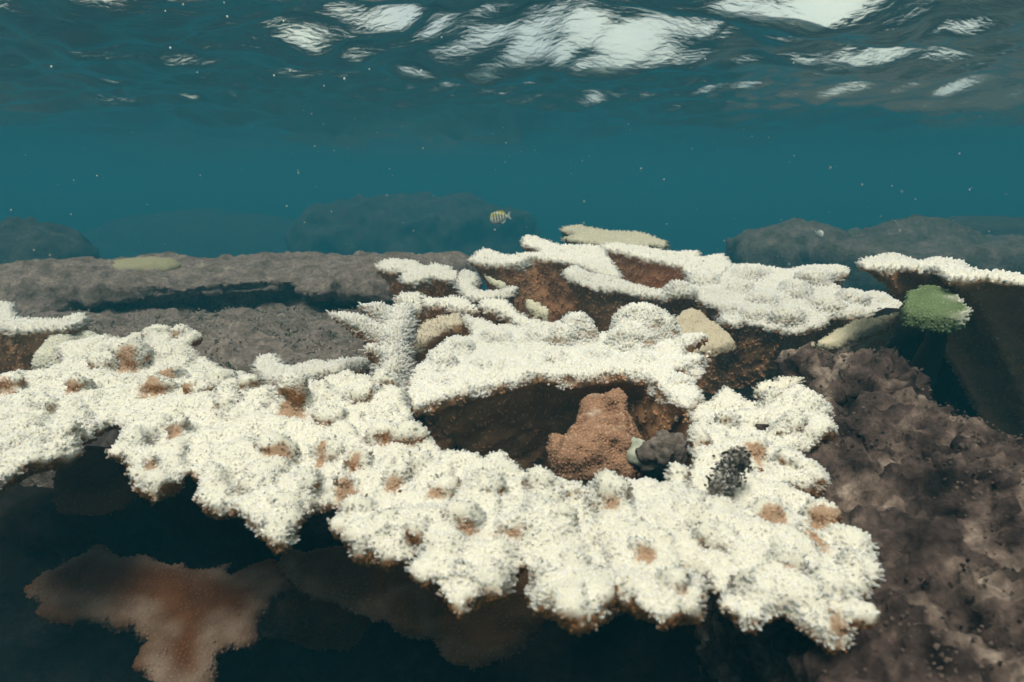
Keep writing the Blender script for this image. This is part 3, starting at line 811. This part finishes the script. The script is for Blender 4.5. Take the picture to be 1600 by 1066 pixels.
bracket(lo, [(80, 745), (110, 712), (140, 692), (200, 688), (230, 720), (200, 760), (150, 775), (90, 770)], Q3, None, th=0.05, vox=0.011, wlo=1.3, whi=1.8, brown=np.array((0.20, 0.08, 0.045)), length=0.006, radius=0.003, sides=4, brown_keep=.6)

# ================================================================== 7. rocks
def rock(name, label, solids, mat, vox, disp, cat='rock', smooth_it=4, group=None):
    v, q = fuse(solids, vox, smooth_it)
    for amp, s_, oc in disp:
        vn, fn = normals(v, q)
        v = v + vn * (amp * fbm(v, s_, oc, 0.55, off=len(label)))[:, None]
    c = np.array((v[:, 0].mean(), v[:, 1].mean(), v[:, 2].min()))
    me = mesh_from(name, v - c, quads=q); shade(me)
    o = add_obj(name, me, mat); o.location = Vector(c)
    TRI[0] += len(q) * 2
    print('rock', label[:30], len(q))
    return tag(o, label, cat, group)

RP = Plane(1400, 700, 1.06, 0.15)
r_px = [(1130, 640), (1235, 590), (1262, 560), (1330, 547), (1400, 540), (1440, 575), (1452, 630), (1500, 690), (1600, 700), (1900, 740), (2300, 860), (2500, 1300), (1330, 1350), (1275, 1066), (1265, 930), (1180, 760)]
P = np.array([RP.hit(*p) for p in r_px])
sr = [solid_slab(P - np.array((0, 0, .02)), 0.6)]
for px, py, dz, r in [(1350, 600, 0, .10), (1420, 660, -.03, .1), (1520, 760, -.06, .12), (1400, 800, -.05, .09), (1560, 900, -.05, .1), (1460, 960, -.04, .07), (1300, 580, 0, .07), (1590, 730, -.02, .12)]:
    sr.append(solid_ball(RP.hit(px, py) + np.array((0, 0, dz)), (r * 1.2, r, r * .55)))
rock('reef_rock', 'big rough purplish brown rock filling the lower right corner', sr, M_crust, 0.0105, ((0.035, 5, 4), (0.035, 15, 4), (0.028, 36, 3), (0.014, 90, 2)))

def turf(parent, count, length, radius, cols, lo=0.1, keepf=None):
    me_ = parent.data
    n = len(me_.polygons)
    ce = np.empty(n * 3); me_.polygons.foreach_get('center', ce); ce = ce.reshape(-1, 3)
    no = np.empty(n * 3); me_.polygons.foreach_get('normal', no); no = no.reshape(-1, 3)
    wgt = (no[:, 2] > lo) * smooth(-0.25, 0.25, fbm(ce, 9, 3))
    if keepf is not None: wgt = wgt * keepf(ce + np.array(parent.location))
    idx = rng.choice(n, count, p=wgt / wgt.sum())
    p = ce[idx] + rng.normal(0, 0.005, (count, 3)); nn = no[idx]
    cols = np.array(cols)
    pick = np.clip(((fbm(p, 14, 3) + 0.5) * len(cols) + rng.normal(0, 0.6, count)).astype(int), 0, len(cols) - 1)
    corallites('algae_turf', parent, p, nn + rng.normal(0, 0.35, nn.shape), np.ones(count), length, radius, 3, cols[0], cols[pick], cols[pick] * 0.8)
    TRI[0] += count * 9

big = [o_ for o_ in bpy.data.objects if o_.name == 'reef_rock'][0]
turf(big, 6000, 0.003, 0.003, [(0.06, 0.042, 0.036), (0.10, 0.07, 0.06), (0.15, 0.11, 0.09)], keepf=lambda p: (p[:, 0] < 1.6) & (p[:, 1] > 0.4))
M_dark = rock_mat('shade_black_rock', [(0.006, 0.005, 0.005), (0.014, 0.012, 0.010), (0.025, 0.02, 0.016)], 5, 40, 0.012)  # near-black tones put the shade beneath the corals into the colour
rock('reef_rock', 'dark rock in deep shadow beneath the front colony', [solid_slab(np.array([(-1.9, 1.45, 0), (-1.7, 2.3, 0), (0.9, 2.3, 0), (1.0, 1.5, 0), (0.3, 1.3, 0), (-0.7, 1.35, 0)]) + np.array((0, 0, CZ - .66)), 1.6)], M_dark, 0.04, ((0.12, 2.5, 4), (0.05, 9, 3)))  # dark mass added so the space below the plate turns black
rock('reef_rock', 'dark rock in the shade under the right coral bracket', [solid_slab(np.array([(1.12, 1.95, 0), (1.05, 2.3, 0), (1.4, 2.7, 0), (2.9, 2.6, 0), (2.9, 1.6, 0), (1.5, 1.7, 0)]) + np.array((0, 0, CZ - .36)), 1.4)], M_dark, 0.025, ((0.10, 3, 4), (0.05, 11, 4), (0.02, 40, 3)))  # dark mass added to blacken the gap below the bracket
rock('reef_rock', 'low pale rubble bed at the foot of the tiered rear colony', [solid_slab(np.array([(-0.5, 1.9, 0), (-0.4, 3.0, 0), (1.6, 3.1, 0), (1.5, 2.3, 0), (0.95, 1.7, 0), (0.2, 1.75, 0)]) + np.array((0, 0, CZ - .70)), 1.3)], rock_mat('pale_bounce', [(0.25, 0.21, 0.16), (0.38, 0.32, 0.25), (0.5, 0.44, 0.35)], 6, 50, 0.01), 0.04, ((0.10, 2.5, 4), (0.05, 9, 3)))  # pale bed added as a reflector for the coral undersides
LZ = CZ - 0.47
def flat(z):
    class _P:
        def hit(self, px, py):
            a, c = ray(px, py); Y = (z - CZ) / c
            return np.array((a * Y, Y, z))
    return _P()
s1 = flat(LZ - 0.02)
P = np.array([s1.hit(*p) for p in [(-500, 660), (-100, 640), (300, 625), (640, 625), (680, 560), (680, 470), (560, 462), (250, 462), (100, 455), (30, 462), (-100, 480), (-500, 510)]])
sl = [solid_slab(P, 0.45)]
table = rock('reef_rock', 'broad flat turf covered rock behind the front colony at left', sl, M_turf, 0.02, ((0.08, 2.2, 4), (0.04, 9, 4), (0.02, 30, 3)))
turf(table, 14000, 0.009, 0.0036, [(0.08, 0.08, 0.06), (0.19, 0.18, 0.14), (0.27, 0.24, 0.22), (0.34, 0.30, 0.25)], keepf=lambda p: (p[:, 1] < 3.2))
s2 = flat(LZ + 0.12)
P = np.array([s2.hit(*p) for p in [(95, 441), (130, 443), (200, 442), (300, 439), (420, 432), (540, 425), (640, 419), (720, 416), (720, 404), (420, 404), (250, 406), (150, 412), (110, 424)]])
rock('rock_ledge', 'raised rock ledge with a dark front face on top of the flat turf rock', [solid_slab(P, 0.09), solid_slab(P + np.array((0.05, 0.14, -0.03)), 0.3), solid_ball(at(90, 456, 3.25), (.38, .35, .15)), solid_ball(at(0, 478, 3.2), (.55, .45, .13)), solid_ball(at(-120, 490, 3.1), (.6, .5, .12)), solid_ball(at(620, 445, 3.1), (.35, .3, .16)), solid_ball(at(500, 452, 3.12), (.14, .2, .08))], M_turf, 0.018, ((0.09, 1.2, 3), (0.03, 10, 4), (0.022, 32, 3)))
yl = [solid_ball(at(225, 420, 3.5), (.19, .16, .055)), solid_ball(at(190, 425, 3.45), (.15, .12, .04))]
rock('mound_coral', 'low pale yellowish mound on the rock ledge at left', yl, plain_mat('mound', (0.30, 0.28, 0.17), 0.9), 0.014, ((0.02, 8, 3), (0.008, 40, 2)), cat='coral')
rock('boulder', 'dark rounded boulder in the haze at the far left edge', [solid_ball(at(30, 445, 9), (1.05, .9, .87)), solid_ball(at(-80, 470, 9.2), (1.1, .9, 1.1)), solid_ball(at(60, 520, 9), (1.3, 1.1, 1.1))], M_far, 0.055, ((0.25, 1.3, 4), (0.10, 5, 4)))
rock('boulder', 'wide flat topped boulder fading into blue water behind the striped fish', [solid_slab(np.array([(-4.6, 16, 0), (-5.2, 18, 0), (-4.6, 20, 0), (0.3, 20, 0), (0.7, 18, 0), (0.1, 16.3, 0), (-2.0, 15.4, 0)]) + np.array((0, 0, CZ - 0.4)), 4.0), solid_ball(at(640, 352, 17.4), (2.2, 1.6, .65)), solid_ball(at(560, 374, 17), (1.5, 1.6, .6))], M_far, 0.09, ((0.6, 0.6, 4), (0.22, 2.4, 4)), smooth_it=10)
rock('boulder', 'faint distant boulder between the left boulder and the flat topped one', [solid_ball(at(310, 400, 24), (3.1, 2.2, 1.7)), solid_ball(at(400, 430, 24), (3, 2.2, 2.2)), solid_ball(at(230, 450, 24), (3, 2.7, 2.6))], M_far, 0.15, ((0.45, 0.5, 4), (0.08, 4, 4)), smooth_it=8)
P = np.array([(2.3, 7.0, 0), (2.6, 8.4, 0), (4, 9, 0), (10, 9.4, 0), (10, 5.6, 0), (5, 5.4, 0), (3.2, 5.8, 0)]) + np.array((0, 0, CZ - 0.46))
rock('reef_rock', 'long grey brown rock ridge in haze behind the right bracket', [solid_slab(P, 1.9), solid_ball(at(1240, 385, 7.2), (.6, .5, .2)), solid_ball(at(1450, 375, 7.6), (.8, .5, .18))], M_ridge, 0.07, ((0.2, 0.9, 4), (0.09, 4, 4), (0.04, 13, 3)))
rock('rock_ledge', 'upper rock shelf in haze at the right edge above the ridge', [solid_slab(np.array([(6.0, 10, 0), (6.4, 12, 0), (12, 12, 0), (12, 10, 0), (8, 9.6, 0)]) + np.array((0, 0, CZ - 0.38)), 2.2)], M_far, 0.08, ((0.2, 0.9, 4), (0.05, 7, 4)))
# rubble in the hole, dark algae tuft on the plate
rock('rubble', 'pale greenish rubble stone lying in the right corner of the hole', [solid_ball(at(1003, 712, 1.10), (.026, .02, .02)), solid_ball(at(995, 706, 1.11), (.016, .015, .022))], plain_mat('pale_stone', (0.42, 0.44, 0.36), .9), 0.004, ((0.014, 30, 3), (0.005, 90, 2)))
rock('rubble', 'grey pitted rubble lump in the right corner of the hole', [solid_ball(at(1045, 703, 1.08), (.035, .03, .028)), solid_ball(at(1030, 714, 1.07), (.03, .03, .03))], M_turf, 0.004, ((0.018, 35, 3), (0.007, 110, 2)))
tc = MP.hit(1140, 770)
tuft_o = rock('algae_tuft', 'dark grey algae tuft growing on the right of the front plate', [solid_ball(tc + (0, .005, .03), (.016, .010, .026)), solid_ball(tc + (-.012, -.005, .012), (.014, .012, .022)), solid_ball(tc + (.012, 0.004, .045), (.012, .010, .018))],
     rock_mat('tuft', [(0.14, 0.12, 0.11), (0.32, 0.29, 0.26), (0.6, 0.57, 0.53)], 40, 300, 0.004), 0.003, ((0.016, 45, 3), (0.008, 140, 2)), cat='algae', smooth_it=2)
turf(tuft_o, 500, 0.003, 0.0022, [(0.14, 0.12, 0.11), (0.34, 0.31, 0.28), (0.6, 0.57, 0.54)], lo=-1.1)

# ================================================================== 8. fish
M_fish, nt, N, L, b = new_mat('fish_skin')
a = N.new('ShaderNodeAttribute'); a.attribute_name = 'Col'
L.new(a.outputs['Color'], b.inputs['Base Color']); b.inputs['Roughness'].default_value = 0.35
M_eye = plain_mat('fish_eye', (0.01, 0.01, 0.012), 0.2)

def fish(label, loc, length, heading, roll, stripes, group='fish'):
    t_ = thing('reef_fish', label, 'fish', loc, group)
    Lb = length
    nx, ns = 26, 16
    v, c = [], []
    for i in range(nx + 1):
        u = i / nx
        hh = 0.30 * Lb * (math.sin(math.pi * min(1, u ** 0.62)) ** 0.75 if u < 0.999 else 0) + 0.035 * Lb * smooth(0.02, 0.15, u)
        hh = max(hh, 0.002 * Lb); hw = hh * 0.36
        for k in range(ns):
            th = 2 * math.pi * k / ns
            z = math.sin(th)
            v.append((Lb * (0.5 - u), hw * math.cos(th), hh * z))
            col = np.array((0.72, 0.76, 0.72)) if z < 0.25 else np.array((0.55, 0.54, 0.22)) if stripes else np.array((0.62, 0.66, 0.66))
            if stripes and z > -0.55 and any(abs(u - s_) < 0.035 for s_ in (0.24, 0.40, 0.56, 0.72, 0.87)):
                col = np.array((0.12, 0.13, 0.13))
            c.append(col)
    q = [(i * ns + k, i * ns + (k + 1) % ns, (i + 1) * ns + (k + 1) % ns, (i + 1) * ns + k) for i in range(nx) for k in range(ns)]
    faces = [list(x) for x in q] + [list(range(ns))[::-1], [nx * ns + k for k in range(ns)]]
    me = mesh_from('body', np.array(v), faces=faces); shade(me); col_attr(me, np.array(c))
    bo = bpy.data.objects.new('body', me); C.objects.link(bo); me.materials.append(M_fish); bo.parent = t_
    def fin(name, pts, col):
        pts = np.array(pts) * Lb; n = len(pts)
        v_ = np.vstack([pts + (0, .006 * Lb, 0), pts - (0, .006 * Lb, 0)])
        tt = [tuple(x) for x in tessellate_polygon([[Vector((p[0], p[2], 0)) for p in pts]])]
        f_ = [list(x) for x in tt] + [[i + n for i in reversed(x)] for x in tt] + [[i, (i + 1) % n, (i + 1) % n + n, i + n] for i in range(n)]
        m_ = mesh_from(name, v_, faces=f_); col_attr(m_, np.tile(col, (len(v_), 1)))
        o_ = bpy.data.objects.new(name, m_); C.objects.link(o_); m_.materials.append(M_fish); o_.parent = t_
    g = np.array((0.45, 0.52, 0.52)); y = np.array((0.55, 0.52, 0.14)) if stripes else g
    fin('tail_fin', [(-.46, 0, .05), (-.60, 0, .17), (-.72, 0, .22), (-.62, 0, 0), (-.72, 0, -.22), (-.60, 0, -.17), (-.46, 0, -.05)], g)
    fin('dorsal_fin', [(.16, 0, .26), (.05, 0, .37), (-.12, 0, .36), (-.30, 0, .33), (-.42, 0, .20), (-.36, 0, .10), (-.1, 0, .22)], y)
    fin('anal_fin', [(-.05, 0, -.25), (-.14, 0, -.37), (-.32, 0, -.30), (-.40, 0, -.16), (-.34, 0, -.10)], g)
    fin('pelvic_fin', [(.14, 0, -.24), (.04, 0, -.40), (.02, 0, -.26)], g)
    for s_ in (1, -1):
        ev, ef = solid_ball((0.36 * Lb, s_ * 0.068 * Lb, 0.045 * Lb), [0.028 * Lb] * 3)
        m_ = mesh_from('eye', ev, faces=ef); shade(m_)
        o_ = bpy.data.objects.new('eye', m_); C.objects.link(o_); m_.materials.append(M_eye); o_.parent = t_
    t_.rotation_euler = (0, roll, heading)
    return t_
fish('small striped fish with yellow back swimming above the branching coral', at(779, 340, 3.3), 0.086, R(180 - 12), R(10), True)
fish('tiny pale fish seen end on above the right ridge', at(1281, 366, 3.4), 0.06, R(-82), R(6), False)

# ================================================================== 9. drifting specks and bubbles
bub = bpy.data.materials.new('air_bubble'); bub.use_nodes = True
b = bub.node_tree.nodes['Principled BSDF']
b.inputs['Base Color'].default_value = (0.85, 0.9, 0.9, 1); b.inputs['Roughness'].default_value = 0.08; b.inputs['Specular IOR Level'].default_value = 0.9
bn = bub.node_tree.nodes.new('ShaderNodeTexNoise'); bn.inputs['Scale'].default_value = 400
bm_ = bub.node_tree.nodes.new('ShaderNodeBump'); bm_.inputs['Strength'].default_value = 0.1
bub.node_tree.links.new(bn.outputs[0], bm_.inputs['Height']); bub.node_tree.links.new(bm_.outputs[0], b.inputs['Normal'])
ev, ef = solid_ball((0, 0, 0), (1, 1, 1.15), n=10, m=7)
bme = mesh_from('air_bubble', ev, faces=ef); shade(bme); bme.materials.append(bub)
for i, (px, py) in enumerate([(258, 17), (266, 75), (308, 113), (604, 42), (443, 33), (453, 110), (538, 123), (658, 110), (428, 118), (506, 134), (690, 58), (355, 26), (286, 7), (350, 4), (1102, 92), (1240, 98), (80, 104), (577, 108)]):
    Y = random.uniform(1.1, 1.5)
    o = bpy.data.objects.new('air_bubble', bme); C.objects.link(o)
    o.location = Vector(at(px, py, Y)); r = random.uniform(0.0010, 0.0021) * Y / 1.3
    o.scale = (r, r, r)
    tag(o, 'tiny shining air bubble drifting just under the rippled water surface', 'bubble', 'air bubbles under the surface')
tv = np.array([(1, 0, 0), (-1, 0, 0), (0, 1, 0), (0, -1, 0), (0, 0, 1), (0, 0, -1)], float)
tf = np.array([(0, 2, 4), (2, 1, 4), (1, 3, 4), (3, 0, 4), (2, 0, 5), (1, 2, 5), (3, 1, 5), (0, 3, 5)])
pts = []
for _ in range(240):
    Y = random.uniform(0.7, 3.2)
    pts.append(at(random.uniform(-50, 1650), random.uniform(170, 420), Y))
pts = np.array(pts); rr = rng.uniform(0.0005, 0.0014, len(pts))
v = (pts[:, None] + tv[None] * rr[:, None, None]).reshape(-1, 3)
me = mesh_from('suspended_specks', v, tris=(tf[None] + (np.arange(len(pts)) * 6)[:, None, None]).reshape(-1, 3))
o = add_obj('suspended_specks', me, plain_mat('speck', (0.6, 0.6, 0.52), 0.8)); o['kind'] = 'stuff'
tag(o, 'tiny pale specks suspended in the open water', 'particles')
print('TRIS', TRI[0])
# print('ALLTRIS', sum(sum(len(p.vertices) - 2 for p in o_.data.polygons) for o_ in bpy.data.objects if o_.type == 'MESH'))
